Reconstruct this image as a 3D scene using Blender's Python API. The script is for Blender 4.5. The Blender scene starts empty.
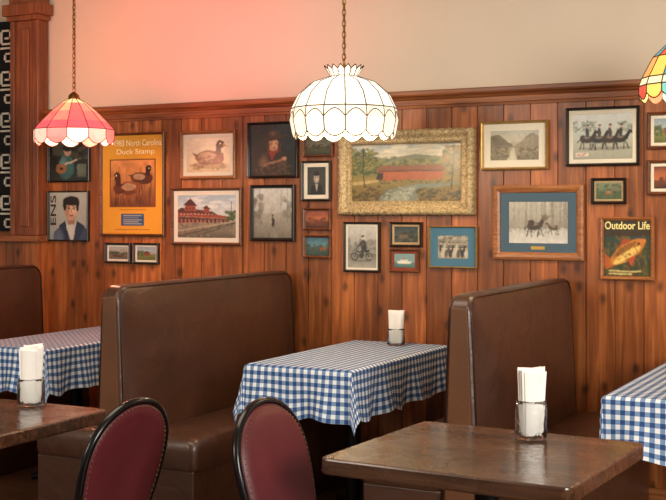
import bpy, math, random
import numpy as np
from mathutils import Vector, Matrix
random.seed(4)
RNG = np.random.RandomState(7)
scn = bpy.context.scene
COL = scn.collection
F = 1175.0; TH = math.radians(27.4); CY = -5.65; CH = 1.42; HY = 212.0
S_, C_ = math.sin(TH), math.cos(TH)

def wall_pt(px, py, y=0.0):
    u = (px-333)/F; v = (HY-py)/F
    dx = u*C_-S_; dy = u*S_+C_; t = (y-CY)/dy
    return t*dx, CH+t*v

def lin(c):
    o = []
    for v in c[:3]:
        v = v/255.0
        o.append(v/12.92 if v <= 0.04045 else ((v+0.055)/1.055)**2.4)
    return np.array(o)

# ------------------------------------------------------------------ materials
def new_mat(name):
    m = bpy.data.materials.new(name); m.use_nodes = True
    nt = m.node_tree; b = nt.nodes['Principled BSDF']
    return m, nt, b

def simple(name, col, rough=0.5, metal=0.0, bump=0.0, bscale=200, var=0.0, vscale=8, spec=0.5, coat=0.0, bdist=0.003, wrinkle=0.0):
    m, nt, b = new_mat(name)
    c = tuple(lin(col))+(1,)
    b.inputs['Roughness'].default_value = rough
    b.inputs['Metallic'].default_value = metal
    b.inputs['Specular IOR Level'].default_value = spec
    b.inputs['Coat Weight'].default_value = coat
    b.inputs['Coat Roughness'].default_value = 0.25
    tc = nt.nodes.new('ShaderNodeTexCoord')
    n = nt.nodes.new('ShaderNodeTexNoise'); n.inputs['Scale'].default_value = vscale
    n.inputs['Detail'].default_value = 5
    nt.links.new(tc.outputs['Object'], n.inputs['Vector'])
    r = nt.nodes.new('ShaderNodeValToRGB')
    a = np.array(c[:3])
    r.color_ramp.elements[0].position = 0.3; r.color_ramp.elements[1].position = 0.7
    r.color_ramp.elements[0].color = tuple(a*(1-var))+(1,)
    r.color_ramp.elements[1].color = tuple(np.minimum(a*(1+var), 1))+(1,)
    nt.links.new(n.outputs['Fac'], r.inputs['Fac'])
    nt.links.new(r.outputs['Color'], b.inputs['Base Color'])
    last = None
    if wrinkle > 0:
        n3 = nt.nodes.new('ShaderNodeTexNoise'); n3.inputs['Scale'].default_value = 5.5; n3.inputs['Detail'].default_value = 4
        n3.inputs['Distortion'].default_value = 1.2
        nt.links.new(tc.outputs['Object'], n3.inputs['Vector'])
        b3 = nt.nodes.new('ShaderNodeBump'); b3.inputs['Strength'].default_value = wrinkle; b3.inputs['Distance'].default_value = 0.02
        nt.links.new(n3.outputs['Fac'], b3.inputs['Height']); last = b3.outputs['Normal']
        nt.links.new(last, b.inputs['Normal'])
    if bump > 0:
        n2 = nt.nodes.new('ShaderNodeTexNoise'); n2.inputs['Scale'].default_value = bscale
        n2.inputs['Detail'].default_value = 3
        nt.links.new(tc.outputs['Object'], n2.inputs['Vector'])
        bp = nt.nodes.new('ShaderNodeBump'); bp.inputs['Strength'].default_value = bump
        bp.inputs['Distance'].default_value = bdist
        nt.links.new(n2.outputs['Fac'], bp.inputs['Height'])
        if last is not None: nt.links.new(last, bp.inputs['Normal'])
        nt.links.new(bp.outputs['Normal'], b.inputs['Normal'])
    return m

def wood(name, dark, mid, light, rough=0.45, plank=0.0, along='Z', across='X', gs=1.0, knots=False, coat=0.0, plankvar=0.35, scuff=0.0, det=7):
    m, nt, b = new_mat(name)
    N = nt.nodes; L = nt.links
    tc = N.new('ShaderNodeTexCoord'); sep = N.new('ShaderNodeSeparateXYZ')
    L.new(tc.outputs['Object'], sep.inputs[0])
    axes = {'X': 0, 'Y': 1, 'Z': 2}
    def mth(op, a, bb=None):
        n = N.new('ShaderNodeMath'); n.operation = op
        for i, v in enumerate((a, bb)):
            if v is None: continue
            if isinstance(v, (int, float)): n.inputs[i].default_value = v
            else: L.new(v, n.inputs[i])
        return n.outputs[0]
    comb = N.new('ShaderNodeCombineXYZ')
    a_out = sep.outputs[axes[along]]; c_out = sep.outputs[axes[across]]
    o_axis = [k for k in 'XYZ' if k not in (along, across)][0]
    if plank > 0:
        idx = mth('FLOOR', mth('DIVIDE', c_out, plank))
        wn = N.new('ShaderNodeTexWhiteNoise'); wn.noise_dimensions = '1D'
        L.new(idx, wn.inputs['W']); rnd = wn.outputs['Value']
        L.new(mth('ADD', mth('MULTIPLY', a_out, 1.3*gs), mth('MULTIPLY', rnd, 37.0)), comb.inputs[1])
    else:
        rnd = None
        L.new(mth('MULTIPLY', a_out, 1.3*gs), comb.inputs[1])
    L.new(mth('MULTIPLY', c_out, 22.0*gs), comb.inputs[0])
    L.new(mth('MULTIPLY', sep.outputs[axes[o_axis]], 22.0*gs), comb.inputs[2])
    n = N.new('ShaderNodeTexNoise'); n.inputs['Scale'].default_value = 1.6
    n.inputs['Detail'].default_value = det; n.inputs['Roughness'].default_value = 0.55
    n.inputs['Distortion'].default_value = 0.7
    L.new(comb.outputs[0], n.inputs['Vector'])
    r = N.new('ShaderNodeValToRGB'); e = r.color_ramp.elements
    e[0].position = 0.26; e[1].position = 0.76
    e[0].color = tuple(lin(dark))+(1,); e[1].color = tuple(lin(light))+(1,)
    k = r.color_ramp.elements.new(0.5); k.color = tuple(lin(mid))+(1,)
    L.new(n.outputs['Fac'], r.inputs['Fac'])
    col = r.outputs['Color']
    n3 = N.new('ShaderNodeTexNoise'); n3.inputs['Scale'].default_value = 3.0; n3.inputs['Detail'].default_value = 2
    L.new(tc.outputs['Object'], n3.inputs['Vector'])
    mr = N.new('ShaderNodeMapRange'); mr.inputs[1].default_value = 0.3; mr.inputs[2].default_value = 0.7
    mr.inputs[3].default_value = 0.78; mr.inputs[4].default_value = 1.2
    L.new(n3.outputs['Fac'], mr.inputs[0])
    val = mr.outputs[0]
    if rnd is not None:
        val = mth('MULTIPLY', val, mth('ADD', mth('MULTIPLY', rnd, 2*plankvar), 1-plankvar))
    if knots:
        cb = N.new('ShaderNodeCombineXYZ')
        L.new(mth('MULTIPLY', c_out, 8.5), cb.inputs[0])
        src = mth('MULTIPLY', a_out, 5.2)
        if rnd is not None: src = mth('ADD', src, mth('MULTIPLY', rnd, 11.0))
        L.new(src, cb.inputs[1])
        nd = N.new('ShaderNodeTexNoise'); nd.inputs['Scale'].default_value = 30; L.new(tc.outputs['Object'], nd.inputs['Vector'])
        vo = N.new('ShaderNodeTexVoronoi'); vo.inputs['Scale'].default_value = 1.0; vo.voronoi_dimensions = '2D'
        L.new(cb.outputs[0], vo.inputs['Vector'])
        dd = mth('ADD', vo.outputs['Distance'], mth('MULTIPLY', mth('SUBTRACT', nd.outputs['Fac'], .5), .08))
        sc = N.new('ShaderNodeSeparateColor'); L.new(vo.outputs['Color'], sc.inputs[0])
        gate = mth('GREATER_THAN', sc.outputs[0], 0.45)
        kr = N.new('ShaderNodeMapRange'); kr.inputs[1].default_value = 0.05; kr.inputs[2].default_value = 0.20
        kr.inputs[3].default_value = 0.66; kr.inputs[4].default_value = 0.0
        L.new(dd, kr.inputs[0])
        val = mth('MULTIPLY', val, mth('SUBTRACT', 1.0, mth('MULTIPLY', kr.outputs[0], gate)))
    vm = N.new('ShaderNodeVectorMath'); vm.operation = 'SCALE'
    L.new(col, vm.inputs[0]); L.new(val, vm.inputs['Scale'])
    L.new(vm.outputs[0], b.inputs['Base Color'])
    b.inputs['Roughness'].default_value = rough
    if scuff > 0:
        ns = N.new('ShaderNodeTexNoise'); ns.inputs['Scale'].default_value = 9; ns.inputs['Detail'].default_value = 8; ns.inputs['Roughness'].default_value = .7
        L.new(tc.outputs['Object'], ns.inputs['Vector'])
        ms = N.new('ShaderNodeMapRange'); ms.inputs[1].default_value = 0.35; ms.inputs[2].default_value = 0.65
        ms.inputs[3].default_value = rough-scuff; ms.inputs[4].default_value = rough+scuff
        L.new(ns.outputs['Fac'], ms.inputs[0]); L.new(ms.outputs[0], b.inputs['Roughness'])
    b.inputs['Coat Weight'].default_value = coat
    b.inputs['Coat Roughness'].default_value = 0.14
    bp = N.new('ShaderNodeBump'); bp.inputs['Strength'].default_value = 0.15; bp.inputs['Distance'].default_value = 0.004
    L.new(n.outputs['Fac'], bp.inputs['Height']); L.new(bp.outputs['Normal'], b.inputs['Normal'])
    return m

M = {}
M['panel'] = wood('pine_panelling', (104, 56, 26), (146, 82, 41), (188, 116, 62), 0.34, plank=0.14, knots=True, plankvar=0.32, det=5)
M['trim'] = wood('trim_wood', (98, 52, 26), (140, 80, 42), (170, 106, 60), 0.36, along='X', across='Z')
M['post'] = wood('post_wood', (92, 46, 25), (128, 70, 39), (154, 92, 54), 0.4)
M['tabletop'] = wood('dark_table_wood', (34, 20, 13), (70, 43, 27), (112, 75, 49), 0.28, plank=0.11, along='X', across='Y', coat=0.8, plankvar=0.22, scuff=.10)
M['darkwood'] = wood('dark_base_wood', (28, 15, 10), (46, 27, 18), (62, 38, 25), 0.5)
M['leather'] = simple('brown_vinyl', (70, 42, 28), 0.34, bump=0.2, bscale=260, var=0.2, vscale=4, coat=.3, wrinkle=.42)
M['leather_end'] = simple('tan_vinyl_end', (94, 59, 34), 0.42, bump=0.2, bscale=260, var=0.15, vscale=5)
M['piping'] = simple('piping_vinyl', (46, 27, 18), 0.3)
M['maroon'] = simple('maroon_vinyl', (88, 30, 37), 0.42, bump=0.2, bscale=400, var=0.12)
M['blackmetal'] = simple('black_tube_metal', (15, 14, 15), 0.2, metal=0.2)
M['stud'] = simple('stud_metal', (120, 96, 70), 0.3, metal=0.9)
M['iron'] = simple('cast_iron', (20, 19, 19), 0.5, metal=0.6)
M['brass'] = simple('aged_brass', (150, 110, 55), 0.35, metal=1.0)
M['lead'] = simple('lead_came', (58, 42, 26), 0.5, metal=0.2)
M['plaster'] = simple('cream_plaster', (214, 199, 179), 0.8, bump=0.06, bscale=60, var=0.03, vscale=2)
M['floor'] = wood('floor_wood', (50, 30, 18), (80, 50, 32), (100, 66, 42), 0.4, plank=0.12, along='X', across='Y')
M['paper'] = simple('white_paper', (250, 249, 245), 0.8, bump=0.1, bscale=40, var=0.01)
M['fret'] = simple('pale_fretwork', (206, 200, 186), 0.6)
M['matwhite'] = simple('mat_white', (222, 214, 196), 0.8)
M['matblue'] = simple('mat_blue', (66, 112, 138), 0.8)
M['matteal'] = simple('mat_teal', (70, 94, 110), 0.8)
M['matred'] = simple('mat_red', (130, 58, 40), 0.8)
M['mattan'] = simple('mat_tan', (178, 150, 110), 0.8)
M['f_black'] = simple('frame_black', (24, 20, 18), 0.3)
M['f_brown'] = wood('frame_brown', (66, 34, 18), (104, 58, 32), (136, 84, 50), 0.35, along='X', across='Z', gs=3)
M['f_oak'] = wood('frame_oak', (118, 68, 36), (156, 98, 56), (184, 126, 78), 0.34, along='X', across='Z', gs=3)
M['f_gold'] = simple('frame_gold', (176, 140, 78), 0.35, metal=0.55, var=0.2, vscale=30)
M['tx_dark'] = simple('ink_dark', (58, 34, 20), 0.7)
M['tx_pale'] = simple('ink_pale', (250, 236, 190), 0.7)
M['tx_yellow'] = simple('ink_yellow', (240, 226, 150), 0.7)
M['plaque'] = simple('gold_plaque', (196, 160, 80), 0.3, metal=0.7)

def ornate_mat():
    m, nt, b = new_mat('frame_ornate_gold'); N = nt.nodes; L = nt.links
    tc = N.new('ShaderNodeTexCoord')
    vo = N.new('ShaderNodeTexVoronoi'); vo.inputs['Scale'].default_value = 120; vo.feature = 'SMOOTH_F1'
    nz = N.new('ShaderNodeTexNoise'); nz.inputs['Scale'].default_value = 25; L.new(tc.outputs['Object'], nz.inputs['Vector'])
    mx = N.new('ShaderNodeVectorMath'); mx.operation = 'MULTIPLY_ADD'; mx.inputs[1].default_value = (.03, .03, .03)
    L.new(nz.outputs['Color'], mx.inputs[0]); L.new(tc.outputs['Object'], mx.inputs[2]); L.new(mx.outputs[0], vo.inputs['Vector'])
    r = N.new('ShaderNodeValToRGB'); e = r.color_ramp.elements
    e[0].position = .1; e[0].color = tuple(lin((210, 188, 144)))+(1,); e[1].position = .8; e[1].color = tuple(lin((128, 102, 62)))+(1,)  # shade of the carved recesses put into the gold colour
    L.new(vo.outputs['Distance'], r.inputs['Fac']); L.new(r.outputs['Color'], b.inputs['Base Color'])
    b.inputs['Metallic'].default_value = .12; b.inputs['Roughness'].default_value = .5
    bp = N.new('ShaderNodeBump'); bp.inputs['Strength'].default_value = .6; bp.inputs['Distance'].default_value = .003; bp.invert = True
    L.new(vo.outputs['Distance'], bp.inputs['Height']); L.new(bp.outputs['Normal'], b.inputs['Normal'])
    return m
M['f_ornate'] = ornate_mat()

def attr_mat(name, emit=0.0, rough=0.35):
    m, nt, b = new_mat(name)
    a = nt.nodes.new('ShaderNodeAttribute'); a.attribute_name = 'Col'
    nt.links.new(a.outputs['Color'], b.inputs['Base Color'])
    b.inputs['Roughness'].default_value = rough
    if emit > 0:
        nz = nt.nodes.new('ShaderNodeTexNoise'); nz.inputs['Scale'].default_value = 16; nz.inputs['Distortion'].default_value = 1.0
        tc = nt.nodes.new('ShaderNodeTexCoord'); nt.links.new(tc.outputs['Object'], nz.inputs['Vector'])
        mr = nt.nodes.new('ShaderNodeMapRange'); mr.inputs[1].default_value = 0.3; mr.inputs[2].default_value = 0.7
        mr.inputs[3].default_value = emit*0.8; mr.inputs[4].default_value = emit*1.2
        nt.links.new(nz.outputs['Fac'], mr.inputs[0])
        nt.links.new(a.outputs['Color'], b.inputs['Emission Color'])
        nt.links.new(mr.outputs[0], b.inputs['Emission Strength'])
    return m
M['print'] = attr_mat('printed_paper', 0, 0.3)

def glass_mat(name, bump, rough=.03):
    m, nt, b = new_mat(name)
    b.inputs['Transmission Weight'].default_value = 1.0; b.inputs['Roughness'].default_value = rough
    b.inputs['IOR'].default_value = 1.25; b.inputs['Base Color'].default_value = (0.98, 0.99, 0.99, 1)
    if bump:
        tc = nt.nodes.new('ShaderNodeTexCoord'); vo = nt.nodes.new('ShaderNodeTexVoronoi'); vo.inputs['Scale'].default_value = 60
        nt.links.new(tc.outputs['Object'], vo.inputs['Vector'])
        bp = nt.nodes.new('ShaderNodeBump'); bp.inputs['Strength'].default_value = .6; bp.inputs['Distance'].default_value = .004
        nt.links.new(vo.outputs['Distance'], bp.inputs['Height']); nt.links.new(bp.outputs['Normal'], b.inputs['Normal'])
    return m
M['glass'] = glass_mat('clear_glass', False); M['jarglass'] = glass_mat('patterned_glass', True, .10)

def gingham():
    m, nt, b = new_mat('blue_gingham'); N = nt.nodes; L = nt.links
    uv = N.new('ShaderNodeUVMap'); uv.uv_map = 'UVMap'
    sep = N.new('ShaderNodeSeparateXYZ'); L.new(uv.outputs[0], sep.inputs[0])
    def mth(op, a, bb=None):
        n = N.new('ShaderNodeMath'); n.operation = op
        for i, v in enumerate((a, bb)):
            if v is None: continue
            if isinstance(v, (int, float)): n.inputs[i].default_value = v
            else: L.new(v, n.inputs[i])
        return n.outputs[0]
    st = []
    for k in (0, 1):
        st.append(mth('GREATER_THAN', mth('FRACT', mth('DIVIDE', sep.outputs[k], 0.0355)), 0.5))
    s = mth('ADD', st[0], st[1]); s = mth('MULTIPLY', s, 0.5)
    r = N.new('ShaderNodeValToRGB'); r.color_ramp.interpolation = 'CONSTANT'; e = r.color_ramp.elements
    e[0].position = 0; e[0].color = tuple(lin((234, 236, 238)))+(1,)
    e[1].position = 0.25; e[1].color = tuple(lin((114, 146, 188)))+(1,)
    k = e.new(0.75); k.color = tuple(lin((34, 68, 122)))+(1,)
    L.new(s, r.inputs['Fac']); L.new(r.outputs['Color'], b.inputs['Base Color'])
    b.inputs['Roughness'].default_value = 0.75
    return m
M['gingham'] = gingham()

# ------------------------------------------------------------------ geometry helpers
def link(ob, parent=None):
    COL.objects.link(ob)
    if parent is not None: ob.parent = parent
    return ob

def mk(name, v, f, mat, parent=None, smooth=False, loc=(0, 0, 0), bevel=0.0, bseg=2):
    me = bpy.data.meshes.new(name); me.from_pydata([tuple(p) for p in v], [], f); me.update()
    ob = bpy.data.objects.new(name, me); ob.location = loc
    if mat is not None: me.materials.append(mat)
    link(ob, parent)
    if smooth: me.polygons.foreach_set('use_smooth', [True]*len(me.polygons))
    if smooth == 'angle': me.set_sharp_from_angle(angle=math.radians(38))
    if bevel > 0:
        md = ob.modifiers.new('bevel', 'BEVEL'); md.width = bevel; md.segments = bseg
        md.limit_method = 'ANGLE'; md.angle_limit = math.radians(35)
        if bseg > 2:
            me.polygons.foreach_set('use_smooth', [True]*len(me.polygons))
            ob.modifiers.new('wn', 'WEIGHTED_NORMAL')
    return ob

def empty(name, loc, label, cat, group=None, rot=0.0):
    e = bpy.data.objects.new(name, None); e.location = loc; e.empty_display_size = 0.1
    e.rotation_euler = (0, 0, rot); COL.objects.link(e)
    e['label'] = label; e['category'] = cat
    if group: e['group'] = group
    return e

def tag(ob, label, cat, group=None):
    ob['label'] = label; ob['category'] = cat
    if group: ob['group'] = group

def boxg(x0, x1, y0, y1, z0, z1):
    v = [(x0, y0, z0), (x1, y0, z0), (x1, y1, z0), (x0, y1, z0), (x0, y0, z1), (x1, y0, z1), (x1, y1, z1), (x0, y1, z1)]
    f = [(0, 3, 2, 1), (4, 5, 6, 7), (0, 1, 5, 4), (1, 2, 6, 5), (2, 3, 7, 6), (3, 0, 4, 7)]
    return v, f

class G:
    def __init__(s): s.v = []; s.f = []
    def add(s, *vf):
        if len(vf) == 1: vf = vf[0]
        o = len(s.v); s.v += list(vf[0]); s.f += [tuple(i+o for i in q) for q in vf[1]]; return s

def box(name, x0, x1, y0, y1, z0, z1, mat, parent=None, bevel=0.0, bseg=2):
    v, f = boxg(x0, x1, y0, y1, z0, z1); return mk(name, v, f, mat, parent, bevel=bevel, bseg=bseg)

def struct(ob): ob['kind'] = 'structure'; return ob

def tube(pts, r, seg=8, closed=False):
    P = [Vector(p) for p in pts]; n = len(P); R = r if isinstance(r, (list, tuple)) else [r]*n
    T = []
    for i in range(n):
        if closed: t = P[(i+1) % n]-P[i-1]
        else: t = P[min(i+1, n-1)]-P[max(i-1, 0)]
        T.append(t.normalized())
    up = Vector((0, 0, 1)) if abs(T[0].z) < 0.9 else Vector((1, 0, 0))
    nrm = T[0].cross(up).normalized(); v = []; f = []
    for i in range(n):
        nrm = (nrm-T[i]*nrm.dot(T[i])).normalized(); bi = T[i].cross(nrm)
        for k in range(seg):
            a = 2*math.pi*k/seg
            v.append(tuple(P[i]+(nrm*math.cos(a)+bi*math.sin(a))*R[i]))
    m_ = n if closed else n-1
    for i in range(m_):
        j = (i+1) % n
        for k in range(seg):
            k2 = (k+1) % seg
            f.append((i*seg+k, i*seg+k2, j*seg+k2, j*seg+k))
    if not closed:
        f.append(tuple(reversed(range(seg)))); f.append(tuple((n-1)*seg+k for k in range(seg)))
    return v, f

def lathe(prof, seg=32, cap0=False, cap1=False, rib=0.0):
    v = []; f = []
    for (r, z) in prof:
        for k in range(seg):
            a = 2*math.pi*k/seg; rr0 = r*(1+(rib if k % 2 else 0)); v.append((rr0*math.cos(a), rr0*math.sin(a), z))
    for i in range(len(prof)-1):
        for k in range(seg):
            k2 = (k+1) % seg
            f.append((i*seg+k, i*seg+k2, (i+1)*seg+k2, (i+1)*seg+k))
    if cap0: f.append(tuple(reversed(range(seg))))
    if cap1: f.append(tuple((len(prof)-1)*seg+k for k in range(seg)))
    return v, f

# ------------------------------------------------------------------ room
XL, XR = -7.2, 1.6
PW = 0.14
k0 = int(math.floor(XL/PW)); k1 = int(math.ceil(XR/PW))
prof = []
for k in range(k0, k1+1):
    x = k*PW
    prof += [(x-0.004, 0.0), (x-0.0015, 0.007), (x+0.0015, 0.007), (x+0.004, 0.0)]
v = [(x, y, 0.0) for x, y in prof]+[(x, y, 1.985) for x, y in prof]; n = len(prof)
f = [(i, i+1, n+i+1, n+i) for i in range(n-1)]
struct(mk('wall_back_panelling', v, f, M['panel']))
struct(box('wall_back', XL, XR, 0.011, 0.15, 0, 3.0, M['plaster']))
pr = [(0.012, 1.96), (-0.012, 1.96), (-0.014, 1.972), (-0.02, 1.975), (-0.022, 2.000), (-0.03, 2.006), (-0.034, 2.014), (-0.045, 2.022), (-0.048, 2.03), (-0.048, 2.045), (-0.04, 2.05), (0.012, 2.05)]
def extr(pr, xa, xb):
    n = len(pr); v = [(xa, y, z) for y, z in pr]+[(xb, y, z) for y, z in pr]
    f = [(i, (i+1) % n, n+(i+1) % n, n+i) for i in range(n)]
    f += [tuple(range(n-1, -1, -1)), tuple(range(n, 2*n))]
    return v, f
v, f = extr(pr, -4.93, XR); struct(mk('trim_1', v, f, M['trim']))
v, f = extr([(0.0, 0.0), (-0.018, 0.0), (-0.018, 0.09), (-0.01, 0.11), (0, 0.11)], -4.9, XR); struct(mk('baseboard_back', v, f, M['trim']))
struct(box('floor', XL, XR+1.5, -7.5, 0.15, -0.05, 0, M['floor']))
struct(box('ceiling', XL, XR+1.5, -7.5, 0.15, 3.0, 3.05, M['plaster']))

struct(box('wall_left_panelling', XL, -4.915, -0.09, 0.0, 0, 1.235, M['panel']))
struct(box('trim_2', XL, -4.90, -0.12, 0.0, 1.235, 1.275, M['trim'], bevel=0.006))
g = G(); g.add(boxg(-5.13, -4.915, -0.085, 0.0, 1.275, 2.60))
g.add(boxg(-5.135, -5.10, -0.10, -0.08, 1.275, 2.60)); g.add(boxg(-4.95, -4.91, -0.10, -0.08, 1.275, 2.60))
g.add(boxg(-5.06, -4.99, -0.095, -0.08, 1.33, 2.55))
g.add(boxg(-5.15, -4.895, -0.115, 0.0, 2.60, 2.63)); g.add(boxg(-5.17, -4.875, -0.135, 0.0, 2.63, 2.70))
g.add(boxg(-5.14, -4.905, -0.105, 0.0, 2.70, 3.0))
struct(mk('trim_3', g.v, g.f, M['post'], bevel=0.004))
struct(box('window_1', -7.0, -5.13, -0.03, 0.0, 1.30, 2.62, M['iron']))
g = G()
def lb(x0, x1, z0, z1): g.add(boxg(x0, x1, -0.040, -0.029, z0, z1))
t_ = .012
for i in range(14):
    x = -5.155-i*.13
    for j in range(10):
        z = 1.30+j*.13; m_ = 1 if (i+j) % 2 == 0 else 0
        if m_:
            lb(x-.115, x, z+.103, z+.115); lb(x-t_, x, z+.02, z+.115); lb(x-.085, x, z+.02, z+.032); lb(x-.085, x-.073, z+.02, z+.08); lb(x-.085, x-.035, z+.068, z+.08)
        else:
            lb(x-.115, x, z, z+t_); lb(x-.115, x-.103, z, z+.095); lb(x-.115, x-.03, z+.083, z+.095); lb(x-.042, x-.03, z+.035, z+.095); lb(x-.080, x-.03, z+.035, z+.047)
o = mk('fretwork_screen', g.v, g.f, M['fret'])
tag(o, 'pale angular fretwork pattern on a black screen', 'fretwork screen')

# ------------------------------------------------------------------ painter
class Cv:
    def __init__(s, w, h, c, warp=1.0):
        s.w, s.h = max(int(w), 8), max(int(h), 8)
        s.a = np.ones((s.h, s.w, 3))*lin(c)
        s.X, s.Y = np.meshgrid(np.linspace(0, 1, s.w), np.linspace(0, 1, s.h))
        if warp:
            a = (s.nz(9, 9)-.5)*.035+(s.nz(30, 30)-.5)*.022; b_ = (s.nz(9, 9)-.5)*.035+(s.nz(30, 30)-.5)*.022
            s.X = s.X+a*warp; s.Y = s.Y+b_*warp
    def mix(s, mask, c, al=1.0):
        mk_ = (mask.astype(float)*al)[..., None]; s.a = s.a*(1-mk_)+lin(c)*mk_
    def rect(s, x0, y0, x1, y1, c, al=1.0): s.mix((s.X >= x0) & (s.X <= x1) & (s.Y >= y0) & (s.Y <= y1), c, al)
    def ell(s, cx, cy, rx, ry, c, al=1.0, rot=0):
        ca, sa = math.cos(rot), math.sin(rot); dx = s.X-cx; dy = s.Y-cy
        d = ((dx*ca+dy*sa)/rx)**2+((-dx*sa+dy*ca)/ry)**2
        s.mix(np.clip((1.15-d)*4, 0, 1), c, al)
    def shade(s, cx, cy, rx, ry, c=(255, 240, 210), al=.3):
        d = ((s.X-cx)/rx)**2+((s.Y-cy)/ry)**2; s.mix(np.clip(1-d, 0, 1), c, al)
    def grad(s, y0, y1, c0, c1):
        t = np.clip((s.Y-y0)/(y1-y0+1e-9), 0, 1)[..., None]
        msk = ((s.Y >= y0-(.1 if y0 <= 0 else 0)) & (s.Y <= y1+(.1 if y1 >= 1 else 0)))[..., None]
        s.a = np.where(msk, lin(c0)*(1-t)+lin(c1)*t, s.a)
    def poly(s, pts, c, al=1.0):
        ins = np.zeros_like(s.X, bool); n = len(pts)
        pts = [(x if 0 < x < 1 else (x-.05 if x <= 0 else x+.05), y if 0 < y < 1 else (y-.05 if y <= 0 else y+.05)) for x, y in pts]
        for i in range(n):
            x1, y1 = pts[i]; x2, y2 = pts[(i+1) % n]
            if y1 == y2: continue
            cond = ((y1 > s.Y) != (y2 > s.Y)) & (s.X < (x2-x1)*(s.Y-y1)/(y2-y1)+x1)
            ins ^= cond
        s.mix(ins, c, al)
    def line(s, x1, y1, x2, y2, w, c, al=1.0):
        dx, dy = x2-x1, y2-y1; L = dx*dx+dy*dy+1e-9
        t = np.clip(((s.X-x1)*dx+(s.Y-y1)*dy)/L, 0, 1)
        d = np.hypot(s.X-x1-t*dx, s.Y-y1-t*dy); s.mix(d < w, c, al)
    def nz(s, n, m):
        r = RNG.rand(m+3, n+3); x = np.linspace(0, 1, s.w); y = np.linspace(0, 1, s.h); X, Y = np.meshgrid(x, y)
        gx = X*n; gy = Y*m
        ix = gx.astype(int); iy = gy.astype(int); fx = gx-ix; fy = gy-iy
        return (r[iy, ix]*(1-fx)+r[iy, ix+1]*fx)*(1-fy)+(r[iy+1, ix]*(1-fx)+r[iy+1, ix+1]*fx)*fy
    def noise(s, amp=0.25, n=18, m=14):
        q = (s.nz(n//2, m//2)*.3+s.nz(n, m)*0.3+s.nz(n*3, m*3)*0.4-0.5)*3.4*amp
        s.a = np.clip(s.a*(1+q[..., None]), 0, 1)
        for _ in range(2):
            k = s.a.copy(); k[1:-1, 1:-1] = (s.a[1:-1, 1:-1]*2+s.a[:-2, 1:-1]+s.a[2:, 1:-1]+s.a[1:-1, :-2]+s.a[1:-1, 2:])/6; s.a = k
    def blob(s, x0, y0, x1, y1, c1, c2, n=30, r=0.04):
        for i in range(n):
            s.ell(x0+(x1-x0)*RNG.rand(), y0+(y1-y0)*RNG.rand(), r*(.5+RNG.rand()), r*(.5+RNG.rand()), c1 if i % 2 else c2, 0.75)

def duck(c, x, y, s, asp, flip=1, head=(40, 60, 50), body=(130, 95, 60), breast=(90, 50, 35)):
    f_ = flip
    c.ell(x, y, .30*s, .13*s*asp, body)
    c.ell(x-.18*s*f_, y-.0*s, .14*s, .12*s*asp, breast)
    c.poly([(x+.2*s*f_, y+.04*s*asp), (x+.38*s*f_, y+.10*s*asp), (x+.24*s*f_, y-.06*s*asp)], body)
    c.ell(x+.05*s*f_, y+.03*s*asp, .18*s, .07*s*asp, (190, 160, 124), .7)
    for i in range(4): c.line(x+(-.02+.05*i)*s*f_, y+.06*s*asp, x+(.04+.05*i)*s*f_, y-.03*s*asp, .006*s, (90, 60, 40), .7)
    c.ell(x+.02*s*f_, y-.08*s*asp, .22*s, .045*s*asp, (70, 44, 28), .6)
    c.ell(x-.21*s*f_, y+.16*s*asp, .06*s, .12*s*asp, head)
    c.ell(x-.24*s*f_, y+.24*s*asp, .085*s, .075*s*asp, head)
    c.poly([(x-.30*s*f_, y+.26*s*asp), (x-.42*s*f_, y+.20*s*asp), (x-.30*s*f_, y+.20*s*asp)], (190, 140, 50))
    c.ell(x-.25*s*f_, y+.25*s*asp, .015*s, .018*s*asp, (240, 230, 210))

def horse(c, x, y, s, asp, col, rider=None, f_=1):
    c.ell(x, y, .15*s, .07*s*asp, col)
    c.ell(x-.09*s*f_, y+.01*s*asp, .08*s, .075*s*asp, col)
    c.poly([(x+.08*s*f_, y+.03*s*asp), (x+.2*s*f_, y+.18*s*asp), (x+.25*s*f_, y+.15*s*asp), (x+.16*s*f_, y-.03*s*asp)], col)
    c.ell(x+.25*s*f_, y+.13*s*asp, .055*s, .028*s*asp, col, 1, -0.5*f_)
    for dx, ex in ((-.12, -.18), (-.09, -.07), (.1, .07), (.12, .2)):
        c.line(x+dx*s*f_, y-.03*s*asp, x+ex*s*f_, y-.19*s*asp, .012*s, col)
    c.line(x-.14*s*f_, y+.02*s*asp, x-.23*s*f_, y-.06*s*asp, .013*s, col)
    c.shade(x, y+.04*s*asp, .1*s, .04*s*asp, (220, 190, 160), .3)
    if rider:
        c.ell(x+.01*s, y+.13*s*asp, .045*s, .09*s*asp, rider); c.ell(x+.02*s, y+.24*s*asp, .026*s, .035*s*asp, (190, 150, 120))
        c.ell(x+.02*s, y+.265*s*asp, .04*s, .018*s*asp, rider)

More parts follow.
